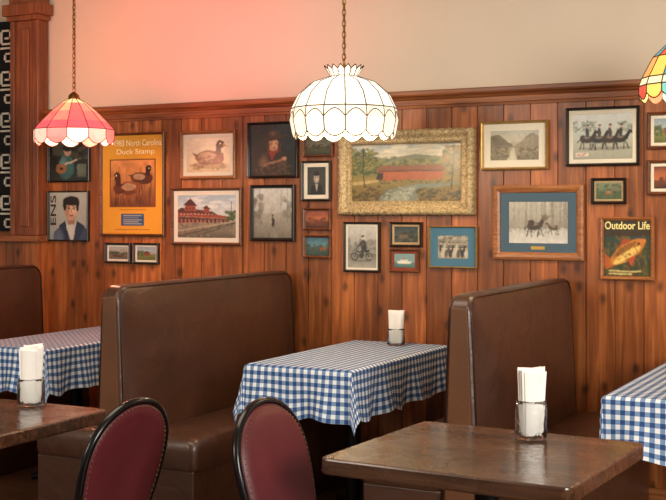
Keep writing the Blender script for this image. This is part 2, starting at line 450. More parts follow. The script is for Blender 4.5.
def P_musician(w, h):
    c = Cv(w, h, (26, 28, 26)); c.grad(0, 1, (44, 50, 44), (16, 18, 18))
    c.rect(.08, .62, .55, .95, (110, 110, 86), .35)
    c.ell(.42, .35, .2, .3, (60, 96, 92)); c.shade(.36, .42, .12, .2, (130, 160, 150), .5); c.ell(.45, .72, .09, .11, (190, 150, 120)); c.ell(.45, .8, .11, .08, (30, 22, 18))
    c.line(.25, .35, .8, .55, .025, (180, 170, 150)); c.ell(.3, .3, .14, .12, (150, 100, 60)); c.rect(.7, .1, .92, .4, (130, 140, 120), .5)
    c.ell(.3, .3, .04, .035, (40, 26, 18)); c.blob(.6, .5, .95, .9, (50, 54, 46), (80, 70, 50), 24, .05)
    c.noise(.35); return c
def P_magazine(w, h):
    c = Cv(w, h, (168, 178, 168), .7); c.grad(0, 1, (150, 160, 150), (186, 190, 178))
    c.X = (c.X-.56)*.72+.53; c.Y = (c.Y-.60)*.72+.62
    c.poly([(.16, -.1), (.22, .32), (.42, .46), (.66, .46), (.9, .3), (.98, -.1)], (64, 76, 98))
    c.poly([(.42, .46), (.54, .1), (.64, .46)], (200, 196, 184)); c.poly([(.3, .4), (.42, .48), (.5, .12), (.42, .16)], (44, 54, 74)); c.poly([(.78, .4), (.64, .48), (.58, .12), (.66, .16)], (44, 54, 74))
    c.shade(.3, .2, .12, .2, (120, 134, 150), .5)
    c.rect(.46, .42, .6, .56, (164, 122, 96)); c.ell(.53, .63, .125, .15, (200, 156, 126)); c.shade(.57, .64, .1, .12, (244, 210, 180), .5)
    c.ell(.53, .775, .15, .075, (36, 26, 20)); c.ell(.41, .71, .03, .09, (36, 26, 20)); c.ell(.65, .71, .03, .09, (36, 26, 20))
    c.ell(.485, .655, .026, .012, (50, 34, 28)); c.ell(.575, .655, .026, .012, (50, 34, 28)); c.line(.455, .682, .505, .686, .006, (50, 34, 28)); c.line(.555, .686, .605, .682, .006, (50, 34, 28)); c.ell(.535, .555, .035, .012, (146, 78, 68))
    c.line(.53, .64, .535, .6, .008, (166, 122, 98)); c.shade(.46, .6, .04, .1, (150, 104, 80), .5)
    c.noise(.1); return c
def P_stamp(w, h):
    c = Cv(w, h, (226, 160, 48), 0); c.noise(.03)
    asp = w/h
    c.rect(.12, .27, .88, .755, (132, 66, 32))
    sub = (c.X > .14) & (c.X < .86) & (c.Y > .28) & (c.Y < .745)
    t = np.clip((c.Y-.285)/.45, 0, 1)[..., None]
    wv = c.nz(14, 20)[..., None]
    base = (lin((112, 62, 34))*(1-t)+lin((216, 146, 84))*t)*(.7+.6*wv)
    c.a = np.where(sub[..., None], base, c.a)
    X_, Y_ = c.X, c.Y; c.X = c.X+(c.nz(12, 12)-.5)*.03; c.Y = c.Y+(c.nz(12, 12)-.5)*.03
    for i in range(26):
        x = .18+.65*RNG.rand(); c.line(x, .30, x+.06*(RNG.rand()-.5), .42+.26*RNG.rand(), .004, (92, 52, 28), .7)
    duck(c, .40, .46, .66, asp, 1, (78, 38, 26), (140, 76, 42), (104, 50, 30))
    duck(c, .64, .56, .56, asp, -1, (54, 28, 20), (116, 62, 36), (86, 42, 26))
    for i in range(12):
        x = .18+.65*RNG.rand(); c.line(x, .29, x+.04*(RNG.rand()-.5), .34+.07*RNG.rand(), .005, (60, 38, 22), .8)
    c.X, c.Y = X_, Y_
    c.rect(.28, .24, .72, .25, (150, 90, 40), .6)
    c.rect(.31, .085, .69, .205, (50, 84, 128))
    for i in range(5): c.rect(.35, .1+i*.02, .65-.05*(i % 2), .107+i*.02, (206, 200, 170), .8)
    c.rect(.22, .04, .78, .048, (120, 70, 30), .7)
    return c
def P_duck(w, h):
    c = Cv(w, h, (222, 206, 178)); c.grad(0, 1, (196, 176, 140), (228, 214, 190))
    c.ell(.5, .2, .44, .09, (140, 112, 76), .5); c.blob(.1, .1, .9, .24, (120, 96, 60), (160, 134, 92), 40, .04)
    duck(c, .52, .42, 1.05, w/h, -1, (52, 40, 34), (112, 76, 46), (104, 52, 32))
    c.blob(.3, .3, .75, .46, (90, 60, 38), (150, 116, 80), 30, .025)
    c.noise(.14); return c
def P_cowgirl(w, h):
    c = Cv(w, h, (22, 24, 24)); c.grad(0, 1, (34, 34, 32), (24, 34, 36)); c.blob(0, .5, 1, 1, (30, 44, 46), (44, 42, 36), 26, .12)
    c.poly([(.12, 0), (.2, .35), (.4, .5), (.62, .5), (.82, .32), (.9, 0)], (54, 40, 32)); c.shade(.3, .25, .14, .2, (130, 98, 76), .6); c.shade(.72, .15, .1, .2, (110, 84, 64), .5)
    c.poly([(.40, .5), (.5, .30), (.62, .5)], (146, 46, 36)); c.ell(.52, .6, .105, .13, (186, 134, 104)); c.shade(.56, .6, .08, .1, (236, 190, 156), .5)
    c.ell(.52, .73, .29, .038, (60, 42, 30), 1, .15); c.ell(.53, .80, .14, .085, (70, 50, 36)); c.shade(.5, .82, .08, .05, (130, 104, 80), .5)
    c.ell(.41, .55, .035, .12, (84, 50, 28)); c.ell(.64, .55, .035, .12, (84, 50, 28))
    c.ell(.48, .63, .022, .010, (40, 26, 20)); c.ell(.57, .63, .022, .010, (40, 26, 20)); c.ell(.525, .54, .028, .009, (150, 66, 56))
    c.line(.3, .2, .75, .32, .025, (140, 100, 74)); c.ell(.76, .33, .05, .04, (190, 140, 110)); c.blob(.1, 0, .9, .2, (40, 32, 28), (80, 60, 46), 24, .04)
    c.noise(.28); return c
def P_dark_land(w, h):
    c = Cv(w, h, (60, 62, 40)); c.grad(.5, 1, (120, 110, 80), (70, 80, 80)); c.grad(0, .5, (40, 44, 24), (84, 78, 42))
    c.blob(0, .35, 1, .6, (36, 46, 26), (60, 50, 28), 40, .05); c.noise(.35); return c
def P_portrait(w, h):
    c = Cv(w, h, (58, 58, 54)); c.poly([(.1, 0), (.25, .35), (.75, .35), (.9, 0)], (30, 30, 32)); c.poly([(.42, .4), (.5, .12), (.58, .4)], (180, 170, 150))
    c.ell(.5, .6, .15, .17, (166, 150, 130)); c.shade(.55, .6, .1, .14, (220, 206, 186), .5); c.ell(.5, .76, .18, .08, (34, 32, 30)); c.ell(.44, .62, .035, .02, (40, 36, 34)); c.ell(.56, .62, .035, .02, (40, 36, 34)); c.noise(.22); return c
def P_station(w, h):
    c = Cv(w, h, (190, 200, 205), .3); c.grad(.4, 1.0, (214, 214, 208), (158, 178, 192)); c.grad(0, .4, (92, 84, 70), (150, 138, 118))
    for i in range(22): c.ell(RNG.rand(), .7+.28*RNG.rand(), .1, .03, (228, 228, 222), .4)
    c.blob(.0, .0, 1, .34, (110, 100, 84), (140, 128, 108), 60, .03)
    c.poly([(.0, .35), (.0, .60), (.62, .55), (.9, .5), (.9, .38)], (142, 64, 48)); c.poly([(.0, .45), (.0, .60), (.62, .55), (.9, .5), (.9, .45)], (160, 80, 60), .6)
    c.poly([(0, .6), (.06, .71), (.6, .62), (.7, .54), (.0, .60)], (86, 52, 46)); 
    c.poly([(.11, .64), (.13, .78), (.31, .76), (.33, .62)], (154, 78, 58)); c.poly([(.09, .76), (.20, .90), (.24, .90), (.35, .74)], (82, 48, 44)); c.line(.22, .9, .22, .96, .004, (60, 50, 44))
    c.poly([(.44, .60), (.46, .70), (.54, .69), (.56, .58)], (148, 74, 56)); c.poly([(.42, .69), (.5, .76), (.58, .67)], (84, 50, 46))
    c.poly([(.03, .44), (.03, .50), (.97, .44), (.97, .415)], (62, 54, 50)); c.line(.03, .5, .97, .44, .005, (170, 140, 116))
    for i in range(13): c.rect(.03+i*.068, .355, .053+i*.068, .43, (56, 46, 42)); c.rect(.06+i*.068, .35, .066+i*.068, .44, (190, 170, 150))
    for i in range(10): c.rect(.05+i*.06, .515, .07+i*.06, .56, (60, 48, 46)); c.rect(.05+i*.06, .54, .07+i*.06, .56, (220, 206, 180))
    for i in range(3): c.rect(.15+i*.055, .66, .175+i*.055, .71, (64, 50, 48))
    c.line(.0, .04, .97, .36, .007, (60, 52, 46)); c.line(.25, .0, .99, .35, .007, (60, 52, 46)); c.line(.0, .16, .95, .38, .006, (196, 182, 156))
    for i in range(18): q = i/18; c.line(.02+q*.9, .05+q*.3, .25+q*.72, .0+q*.345, .003, (70, 58, 48), .6)
    c.blob(.84, .42, 1, .62, (60, 84, 50), (84, 100, 62), 34, .03); c.line(.93, .4, .92, .85, .004, (70, 56, 46))
    for i in range(9): c.rect(.08+i*.09, .27+i*.010, .09+i*.09, .33+i*.009, [(50, 40, 50), (130, 60, 50), (60, 70, 90)][i % 3]); c.ell(.085+i*.09, .34+i*.009, .006, .01, (190, 150, 120))
    c.noise(.14, 40, 28); return c
def P_mist(w, h):
    c = Cv(w, h, (176, 172, 160)); c.grad(0, .5, (116, 108, 94), (160, 156, 144)); c.grad(.5, 1, (176, 174, 164), (200, 200, 194))
    c.poly([(.42, .0), (.48, .3), (.55, .3), (.64, .0)], (134, 130, 116)); c.ell(.5, .32, .035, .10, (60, 50, 44)); c.ell(.5, .45, .024, .027, (78, 60, 50))
    c.blob(0, .3, .24, .85, (136, 132, 120), (116, 112, 102), 34, .05); c.blob(.78, .3, 1, .8, (146, 142, 130), (124, 120, 110), 30, .05)
    for x in (.14, .86, .7): c.line(x, .3, x+.02, .95, .006, (100, 96, 88), .7)
    c.noise(.18); return c
def P_sunset(w, h):
    c = Cv(w, h, (150, 60, 36)); c.grad(.4, 1, (196, 110, 66), (104, 56, 48)); c.grad(0, .4, (60, 34, 26), (116, 64, 40)); c.blob(.1, .35, .9, .55, (76, 42, 30), (130, 74, 48), 20, .07); c.noise(.3); return c
def P_lake(w, h):
    c = Cv(w, h, (60, 120, 130)); c.grad(.5, 1, (96, 136, 142), (62, 98, 118)); c.grad(0, .45, (50, 66, 56), (66, 90, 82)); c.blob(.2, .35, .8, .45, (150, 84, 54), (90, 64, 46), 10, .06); c.blob(0, .45, 1, .6, (50, 66, 50), (70, 80, 60), 24, .05); c.noise(.3); return c
def P_smallboat(w, h):
    c = Cv(w, h, (110, 100, 84)); c.grad(.5, 1, (150, 146, 130), (176, 176, 170)); c.poly([(.2, .35), (.8, .35), (.7, .2), (.3, .2)], (90, 50, 36)); c.blob(0, .45, 1, .6, (50, 60, 40), (70, 70, 50), 24, .06); c.noise(.25); return c
def P_bridge(w, h):
    c = Cv(w, h, (120, 120, 66), .5); c.grad(.72, 1, (204, 192, 160), (150, 158, 158))
    for i in range(30): c.ell(RNG.rand(), .84+.16*RNG.rand(), .08, .02, (218, 206, 176), .4)
    c.grad(.42, .72, (116, 108, 54), (144, 138, 86)); c.grad(0, .42, (80, 66, 30), (140, 120, 58))
    c.poly([(0, .72), (.15, .8), (.35, .74), (.6, .82), (.85, .76), (1, .8), (1, .62), (0, .62)], (110, 112, 90))
    c.blob(0, .64, 1, .76, (96, 102, 78), (124, 120, 84), 80, .02)
    c.blob(.2, .58, .86, .72, (74, 84, 42), (130, 122, 66), 170, .018)
    c.blob(0, .48, .24, .86, (60, 74, 36), (108, 106, 50), 240, .02); c.blob(0, .55, .2, .93, (136, 122, 60), (74, 88, 42), 160, .014)
    c.blob(.84, .46, 1, .94, (66, 70, 34), (134, 106, 48), 240, .019); c.blob(.85, .6, 1, .95, (150, 112, 54), (86, 84, 40), 100, .013)
    c.poly([(.24, .35), (.24, .53), (.84, .54), (.84, .39)], (164, 88, 46)); c.poly([(.21, .53), (.28, .62), (.81, .63), (.88, .54)], (124, 76, 48))
    for i in range(42): q = 116+34*RNG.rand(); c.line(.245+i*.0143, .36, .245+i*.0143, .53, .0016, (q, q*.5, q*.28), .8)
    c.poly([(.24, .505), (.24, .53), (.84, .54), (.84, .52)], (90, 48, 30)); c.rect(.23, .35, .29, .49, (50, 32, 22)); c.poly([(0, .27), (.25, .34), (.25, .38), (0, .34)], (196, 168, 110))
    for i in range(18): c.line(.02+.013*i, .29+.003*i, .02+.013*i, .36+.001*i, .0018, (80, 60, 36))
    c.poly([(.2, 0), (.34, .20), (.6, .30), (.95, .34), (.95, .29), (.7, .22), (.55, 0)], (112, 118, 102))
    c.poly([(.32, .0), (.42, .18), (.6, .25), (.5, .0)], (160, 162, 142), .5); c.blob(.30, .02, .62, .24, (176, 174, 154), (96, 100, 84), 60, .010)
    c.blob(0, .0, .26, .26, (126, 102, 44), (66, 56, 28), 160, .018); c.blob(.60, .0, 1, .22, (130, 104, 48), (58, 58, 30), 200, .018); c.blob(.25, .30, .9, .37, (70, 72, 34), (120, 106, 54), 120, .010)
    c.line(.12, .25, .1, .94, .005, (56, 42, 26)); c.line(.91, .2, .93, .97, .006, (56, 42, 26)); c.line(.11, .6, .2, .8, .003, (56, 42, 26)); c.line(.92, .55, .84, .78, .003, (56, 42, 26)); c.line(.11, .7, .03, .9, .003, (56, 42, 26)); c.noise(.15, 70, 50); return c
def P_moto(w, h):
    c = Cv(w, h, (120, 118, 112), .4); c.grad(.35, 1, (146, 144, 136), (194, 192, 186)); c.grad(0, .35, (156, 154, 146), (116, 114, 106))
    c.blob(0, .4, 1, .66, (112, 112, 106), (140, 138, 128), 60, .05)
    for x in (.24, .74):
        c.ell(x, .27, .125, .095, (36, 36, 36)); c.ell(x, .27, .095, .072, (134, 132, 124))
        for q in range(4):
            a = q*math.pi/4; c.line(x-.09*math.cos(a), .27-.07*math.sin(a), x+.09*math.cos(a), .27+.07*math.sin(a), .004, (70, 70, 68))
    c.line(.24, .27, .33, .47, .012, (40, 40, 40)); c.ell(.44, .40, .12, .035, (50, 50, 50), 1, .05); c.shade(.42, .415, .08, .02, (180, 180, 176), .7); c.ell(.48, .30, .09, .06, (60, 60, 58)); c.ell(.66, .40, .11, .025, (34, 34, 34)); c.line(.5, .25, .86, .24, .01, (150, 150, 146)); c.line(.66, .36, .74, .27, .014, (44, 44, 44))
    c.poly([(.48, .42), (.44, .62), (.54, .69), (.64, .64), (.66, .44)], (52, 50, 48)); c.shade(.52, .58, .06, .08, (110, 108, 104), .6)
    c.line(.50, .63, .40, .54, .022, (52, 50, 48)); c.line(.40, .54, .32, .50, .016, (58, 56, 54)); c.line(.62, .43, .52, .36, .026, (60, 58, 56)); c.line(.52, .36, .52, .24, .02, (60, 58, 56)); c.ell(.52, .73, .042, .042, (190, 174, 154)); c.ell(.52, .76, .055, .022, (44, 42, 42)); c.ell(.5, .17, .36, .02, (84, 82, 76), .6); c.noise(.16); return c
def P_night(w, h):
    c = Cv(w, h, (40, 46, 44)); c.grad(.4, 1, (70, 84, 84), (36, 44, 52)); c.rect(.2, .25, .7, .5, (104, 88, 66)); c.poly([(.15, .5), (.45, .68), (.75, .5)], (60, 44, 36)); c.blob(.6, .2, 1, .7, (34, 44, 30), (50, 56, 36), 34, .05); c.blob(0, .1, 1, .28, (60, 64, 50), (90, 86, 70), 34, .05); c.noise(.3); return c
def P_ship(w, h):
    c = Cv(w, h, (120, 150, 150)); c.grad(0, .4, (60, 100, 100), (90, 130, 126)); c.poly([(.12, .45), (.88, .45), (.78, .28), (.2, .28)], (216, 212, 200)); c.rect(.3, .45, .65, .56, (210, 206, 194)); c.rect(.42, .56, .48, .70, (150, 74, 56)); c.noise(.12); return c
def P_group(w, h):
    c = Cv(w, h, (156, 148, 128), .6); c.grad(.5, 1, (120, 114, 98), (186, 180, 160)); c.blob(0, .7, 1, 1, (90, 88, 76), (140, 134, 116), 40, .06)
    for row, yy in enumerate((.42, .22)):
        for i in range(7):
            x = .1+i*.13+.05*row; c.ell(x, yy, .055, .18, [(54, 50, 48), (186, 180, 162), (88, 82, 74)][(i+row) % 3]); c.ell(x, yy+.22, .028, .045, (196, 178, 150)); c.ell(x, yy+.262, .034, .02, (60, 54, 46))
    c.noise(.18); return c
def P_mountain(w, h):
    c = Cv(w, h, (196, 180, 146)); c.grad(.55, 1, (196, 186, 160), (166, 164, 150)); c.grad(0, .55, (110, 96, 66), (164, 148, 112))
    c.poly([(.3, .44), (.5, .7), (.66, .44)], (168, 158, 134)); c.poly([(0, .42), (0, .8), (.18, .88), (.42, .55), (.5, .42)], (116, 104, 82)); c.poly([(.45, .42), (.6, .6), (.82, .9), (1, .78), (1, .42)], (130, 116, 90))
    for i in range(26):
        x = .02+.4*RNG.rand(); c.line(x, .85-x*.7, x+.06, .5, .005, (86, 76, 58), .5); x = .98-.42*RNG.rand(); c.line(x, .85-(1-x)*.5, x-.07, .48, .005, (156, 142, 112), .5)
    c.poly([(.46, .42), (.34, 0), (.58, 0), (.5, .42)], (186, 178, 152))
    c.blob(0, .0, .36, .44, (70, 64, 42), (108, 96, 64), 110, .022); c.blob(.60, .0, 1, .44, (66, 60, 40), (112, 98, 64), 110, .022); c.noise(.18, 30, 22); return c
def P_race(w, h):
    c = Cv(w, h, (176, 180, 168), .4); c.grad(.45, 1, (176, 182, 172), (208, 212, 210)); c.grad(0, .45, (150, 150, 132), (176, 176, 160))
    c.blob(0, .62, .4, .84, (110, 122, 106), (140, 148, 130), 70, .022); c.blob(.75, .6, 1, .8, (116, 126, 110), (146, 152, 134), 40, .022); a = w/h*.95
    c.ell(.55, .24, .45, .04, (104, 104, 90), .6)
    for x, q, rc in ((.24, (44, 30, 24), (40, 46, 60)), (.44, (30, 26, 24), (56, 48, 40)), (.62, (52, 36, 28), (60, 44, 40)), (.80, (34, 28, 24), (44, 46, 44))):
        horse(c, x, .44, .70, a*1.35, q, rc)
    c.rect(.05, .07, .26, .15, (222, 214, 196)); c.rect(.07, .115, .24, .132, (176, 56, 48)); c.rect(.07, .088, .20, .1, (176, 56, 48)); c.noise(.10, 34, 26); return c
def P_moose(w, h):
    c = Cv(w, h, (150, 148, 140), .6); c.grad(0, .35, (206, 204, 196), (180, 178, 170)); c.grad(.35, 1, (150, 144, 130), (182, 178, 164))
    for i in range(60):
        x = RNG.rand(); q = 96+60*RNG.rand(); c.line(x, .3+.12*RNG.rand(), x+.03*(RNG.rand()-.5), 1.1, .002+.005*RNG.rand(), (q, q*.93, q*.82), .6)
    for i in range(50):
        x = RNG.rand(); y = .45+.5*RNG.rand(); c.line(x, y, x+.08*(RNG.rand()-.5), y+.1*RNG.rand(), .002, (110, 100, 86), .6)
    c.blob(0, .2, 1, .36, (200, 198, 190), (140, 134, 120), 50, .02)
    horse(c, .44, .42, .75, w/h*1.25, (66, 54, 44)); c.ell(.38, .5, .06, .07, (66, 54, 44)); c.poly([(.58, .56), (.54, .70), (.60, .65), (.63, .73), (.67, .65), (.72, .68), (.65, .55)], (122, 102, 76), .85)
    horse(c, .76, .37, .46, w/h*1.25, (90, 74, 60), None, -1); c.noise(.16, 34, 24); return c
def P_deer(w, h):
    c = Cv(w, h, (70, 90, 60)); c.grad(.5, 1, (90, 106, 76), (130, 136, 110)); c.blob(0, .4, 1, .9, (50, 64, 40), (80, 90, 56), 40, .05); horse(c, .5, .4, .9, w/h, (130, 98, 66)); c.noise(.25); return c
def P_fishmag(w, h):
    c = Cv(w, h, (44, 62, 60), .5); c.grad(0, .7, (76, 60, 38), (48, 70, 64)); c.grad(.72, 1, (64, 50, 34), (54, 50, 40))
    c.blob(0, 0, 1, .72, (50, 66, 38), (112, 84, 42), 140, .035)
    for i in range(20): x = RNG.rand(); c.line(x, .0, x+.2*(RNG.rand()-.5), .3+.4*RNG.rand(), .006, (90, 100, 50), .6)
    c.poly([(.16, .3), (.0, .46), (.04, .12), (.26, .2)], (176, 92, 44))
    c.ell(.50, .44, .40, .15, (200, 124, 50), 1, .5); c.ell(.49, .38, .32, .07, (228, 194, 104), 1, .5); c.ell(.45, .49, .28, .05, (116, 86, 40), .8, .5)
    c.poly([(.32, .52), (.42, .68), (.60, .64)], (164, 74, 40)); c.poly([(.5, .32), (.60, .19), (.68, .38)], (184, 84, 44)); c.ell(.74, .59, .024, .020, (20, 16, 12)); c.ell(.83, .62, .06, .045, (200, 124, 56), 1, .5); c.line(.70, .45, .64, .57, .008, (120, 60, 30))
    for i in range(60): c.ell(.22+.50*RNG.rand(), .28+.32*RNG.rand(), .012, .010, (112, 52, 28), .8)
    c.rect(.1, .04, .6, .065, (214, 196, 130), .8); c.rect(.1, .085, .8, .11, (214, 196, 130), .8); c.noise(.18, 24, 24); return c
def P_barn(w, h):
    c = Cv(w, h, (150, 150, 130)); c.grad(.5, 1, (176, 184, 180), (140, 160, 176)); c.grad(0, .45, (90, 96, 50), (130, 130, 76)); c.rect(.35, .35, .7, .55, (140, 70, 54)); c.poly([(.3, .55), (.5, .7), (.75, .55)], (90, 56, 46)); c.blob(0, .3, .3, .7, (60, 76, 40), (90, 98, 56), 34, .05); c.noise(.2); return c

def rect_ring(prof, w, h):
    v = []; f = []
    for (i, y) in prof:
        a = w/2-i; b = h/2-i
        v += [(-a, y, -b), (a, y, -b), (a, y, b), (-a, y, b)]
    for k in range(len(prof)-1):
        for j in range(4):
            j2 = (j+1) % 4; f.append((k*4+j, k*4+j2, k*4+4+j2, k*4+4+j))
    return v, f

def ornate_ring(w, h, fw):
    k_ = fw/.080
    prof = [(0, 0), (0, -.02), (.004, -.034), (.014, -.044), (.026, -.047), (.036, -.040), (.044, -.032), (.056, -.030), (.064, -.036), (.070, -.034), (.080, -.022), (.080, 0)]
    prof = [(a*k_, b) for a, b in prof]
    step = 0.005
    per = []
    for side in range(4):
        L = w if side % 2 == 0 else h; n = int(L/step)
        for i in range(n): per.append((side, i/n, L))
    v = []; f = []; npf = len(prof); tot = len(per)
    for q, (side, t, L) in enumerate(per):
        for pi, (ins, y) in enumerate(prof):
            a = w/2-ins; b = h/2-ins
            u = -1+2*t
            rel = 0.0
            if 2 <= pi <= 5:
                rel = .003*abs(math.sin(t*L*2*math.pi/.08))+.0015*math.sin(t*L*2*math.pi/.024+pi)
                cc = min(t, 1-t)*L
                rel += .008*math.exp(-(cc/.06)**2)
            if 7 <= pi <= 9: rel = .002*math.sin(t*L*2*math.pi/.022)
            out = 0
            if pi <= 3: out = .003*abs(math.sin(t*L*2*math.pi/.08))
            a += out; b += out
            if side == 0: p = (u*a, y-rel, -b)
            elif side == 1: p = (a, y-rel, u*b)
            elif side == 2: p = (-u*a, y-rel, b)
            else: p = (-a, y-rel, -u*b)
            v.append(p)
    for q in range(tot):
        q2 = (q+1) % tot
        for k in range(npf-1):
            f.append((q*npf+k, q2*npf+k, q2*npf+k+1, q*npf+k+1))
    return v, f

def print_mesh(name, c, w, h, y, parent):
    H, W = c.h, c.w
    X = np.linspace(-w/2, w/2, W); Z = np.linspace(-h/2, h/2, H)
    gx, gz = np.meshgrid(X, Z)
    v = np.stack([gx.ravel(), np.full(gx.size, y), gz.ravel()], 1)
    i = np.arange(H*W).reshape(H, W)
    f = np.stack([i[:-1, :-1].ravel(), i[:-1, 1:].ravel(), i[1:, 1:].ravel(), i[1:, :-1].ravel()], 1)
    me = bpy.data.meshes.new(name); me.from_pydata(v.tolist(), [], f.tolist()); me.update()
    at = me.color_attributes.new('Col', 'FLOAT_COLOR', 'POINT')
    col = np.ones((H*W, 4)); col[:, :3] = c.a.reshape(-1, 3)
    at.data.foreach_set('color', col.ravel().astype(np.float32))
    me.materials.append(M['print'])
    ob = bpy.data.objects.new(name, me); return link(ob, parent)

def text_part(parent, s, width, x, z, y, mat, maxh=None, name='lettering', vert=False, bold=.012):
    cu = bpy.data.curves.new('t', 'FONT'); cu.body = s; cu.align_x = 'CENTER'; cu.align_y = 'CENTER'; cu.size = 1.0
    cu.offset = bold
    to = bpy.data.objects.new('t', cu); COL.objects.link(to)
    bpy.context.view_layer.update()
    dg = bpy.context.evaluated_depsgraph_get()
    me = bpy.data.meshes.new_from_object(to.evaluated_get(dg))
    bpy.data.objects.remove(to)
    vs = np.array([p.co[:] for p in me.vertices])
    mn, mx = vs.min(0), vs.max(0); sc = width/(mx[0]-mn[0]); sz = sc
    if maxh: sz = maxh/(mx[1]-mn[1])
    for p in me.vertices:
        a = (p.co.x-(mn[0]+mx[0])/2)*sc; b = (p.co.y-(mn[1]+mx[1])/2)*sz
        p.co = (x-b, y, z+a) if vert else (x+a, y, z+b)
    me.materials.clear(); me.materials.append(mat)
    ob = bpy.data.objects.new(name, me); return link(ob, parent)

def picture(name, label, bx, fr, fw, mt, mw, painter, prof='flat'):
    x0, y0, x1, y1 = bx; cx = (x0+x1)/2; cy = (y0+y1)/2
    X0, _ = wall_pt(x0, cy); X1, _ = wall_pt(x1, cy); _, zt = wall_pt(cx, y0); _, zb = wall_pt(cx, y1)
    w = X1-X0; h = zt-zb
    r = empty(name, ((X0+X1)/2, -0.002, (zt+zb)/2), label, 'framed picture', 'framed pictures on the panelled wall')
    if prof == 'ornate': v, f = ornate_ring(w, h, fw); mk('frame', v, f, M[fr], r, smooth=True)
    else:
        d = .022
        pf = [(0, 0), (0, -d+.003), (.003, -d), (fw*.35, -d-.004), (fw*.7, -d), (fw-.002, -d+.006), (fw, -d+.008), (fw, 0)]
        v, f = rect_ring(pf, w, h); mk('frame', v, f, M[fr], r)
    iw, ih = w-2*fw+.004, h-2*fw+.004
    if mt:
        v, f = rect_ring([(0, -.010), (mw, -.010), (mw+.0015, -.0085)], iw, ih); mk('mat_board', v, f, M[mt], r)
        pw, ph = iw-2*mw, ih-2*mw
    else: pw, ph = iw, ih
    res = 440
    c = painter(pw*res, ph*res)
    print_mesh('print', c, pw, ph, -.008, r)
    return r, pw, ph, iw, ih

PIC = picture
PIC('framed_poster', 'black framed poster of a musician in teal shirt on dark ground', (50, 139, 91, 182), 'f_black', .008, None, 0, P_musician)
r, pw, ph, iw, ih = PIC('framed_magazine_cover', 'black framed magazine cover with dark-haired person in blue jacket', (50, 191, 90, 241), 'f_black', .008, None, 0, P_magazine)
text_part(r, 'ENS', ph*.62, -pw*.40, ph*.12, -.0095, M['tx_dark'], pw*.15, vert=True)
r, pw, ph, iw, ih = PIC('framed_poster', 'yellow poster with two ducks in thin brown frame', (102, 133, 166, 236), 'f_brown', .014, None, 0, P_stamp)
text_part(r, '1983 North Carolina', pw*.77, pw*.09, ph*.42, -.0095, M['tx_pale'], ph*.062, bold=.008)
text_part(r, 'Duck Stamp', pw*.62, pw*.05, ph*.325, -.0095, M['tx_pale'], ph*.066, bold=.008)
PIC('framed_print', 'wood framed print of a single duck on cream paper', (182, 131, 237, 179), 'f_oak', .018, 'matwhite', .022, P_duck)
PIC('framed_photograph', 'dark framed photo of a person in wide-brimmed hat and red scarf', (249, 122, 299, 178), 'f_black', .014, None, 0, P_cowgirl)
PIC('framed_print', 'small brown framed landscape print', (305, 136, 334, 157), 'f_brown', .012, None, 0, P_dark_land)
PIC('framed_photograph', 'black framed grey portrait with pale mat', (303, 161, 332, 201), 'f_black', .012, 'matwhite', .022, P_portrait)
PIC('framed_print', 'wide dark framed print of a red railway station', (173, 188, 243, 245), 'f_brown', .016, 'matwhite', .026, P_station)
PIC('framed_photograph', 'black framed pale misty photo of lone walking figure', (252, 185, 296, 241), 'f_black', .018, None, 0, P_mist)
PIC('framed_print', 'small brown framed orange sunset print', (305, 208, 332, 230), 'f_brown', .013, None, 0, P_sunset)
PIC('framed_print', 'small brown framed teal lake print', (305, 235, 332, 258), 'f_brown', .013, None, 0, P_lake)
PIC('framed_photograph', 'small black framed boat photo with pale mat', (107, 243, 132, 263), 'f_black', .012, 'matwhite', .012, P_smallboat)
PIC('framed_photograph', 'small black framed barn photo with pale mat', (135, 243, 160, 264), 'f_black', .012, 'matwhite', .012, P_barn)
PIC('framed_painting', 'large landscape painting with red covered bridge in ornate gold frame', (341, 130, 476, 215), 'f_ornate', .074, None, 0, P_bridge, 'ornate')
PIC('framed_photograph', 'black framed grey photo of a person on motorcycle', (345, 222, 381, 272), 'f_black', .012, 'matwhite', .012, P_moto)
PIC('framed_print', 'small black framed dark house print', (391, 222, 423, 247), 'f_black', .013, 'mattan', .012, P_night)
PIC('framed_print', 'small brown framed white ship print with red mat', (391, 249, 420, 272), 'f_brown', .010, 'matred', .015, P_ship)
PIC('framed_photograph', 'old group photo with wide blue mat and thin gold frame', (430, 226, 478, 268), 'f_gold', .008, 'matblue', .042, P_group)
PIC('framed_print', 'thin gold framed sepia mountain valley print with white mat', (482, 121, 549, 170), 'f_gold', .014, 'matwhite', .036, P_mountain)
PIC('framed_photograph', 'black framed horse race photo with white mat', (567, 107, 640, 166), 'f_black', .014, 'matwhite', .020, P_race)
r, pw, ph, iw, ih = PIC('framed_print', 'oak framed snowy moose print with teal mat and gold plaque', (494, 185, 585, 260), 'f_oak', .038, 'matteal', .046, P_moose)
box('plaque', -.035, .035, -.013, -.0105, -ih/2+.016, -ih/2+.032, M['plaque'], r)
PIC('framed_print', 'small black framed deer print with tan mat', (592, 178, 627, 204), 'f_black', .014, 'mattan', .010, P_deer)
r, pw, ph, iw, ih = PIC('framed_magazine_cover', 'oak framed magazine cover with orange fish', (601, 217, 655, 280), 'f_oak', .018, None, 0, P_fishmag)
text_part(r, 'Outdoor Life', pw*.95, 0, ph*.41, -.0095, M['tx_yellow'], ph*.14, bold=.02)
PIC('framed_print', 'brown framed meadow print with pale mat', (648, 112, 690, 149), 'f_brown', .016, 'matwhite', .015, P_barn)
PIC('framed_print', 'brown framed sunset print with pale mat', (648, 160, 690, 195), 'f_brown', .016, 'matwhite', .015, P_sunset)

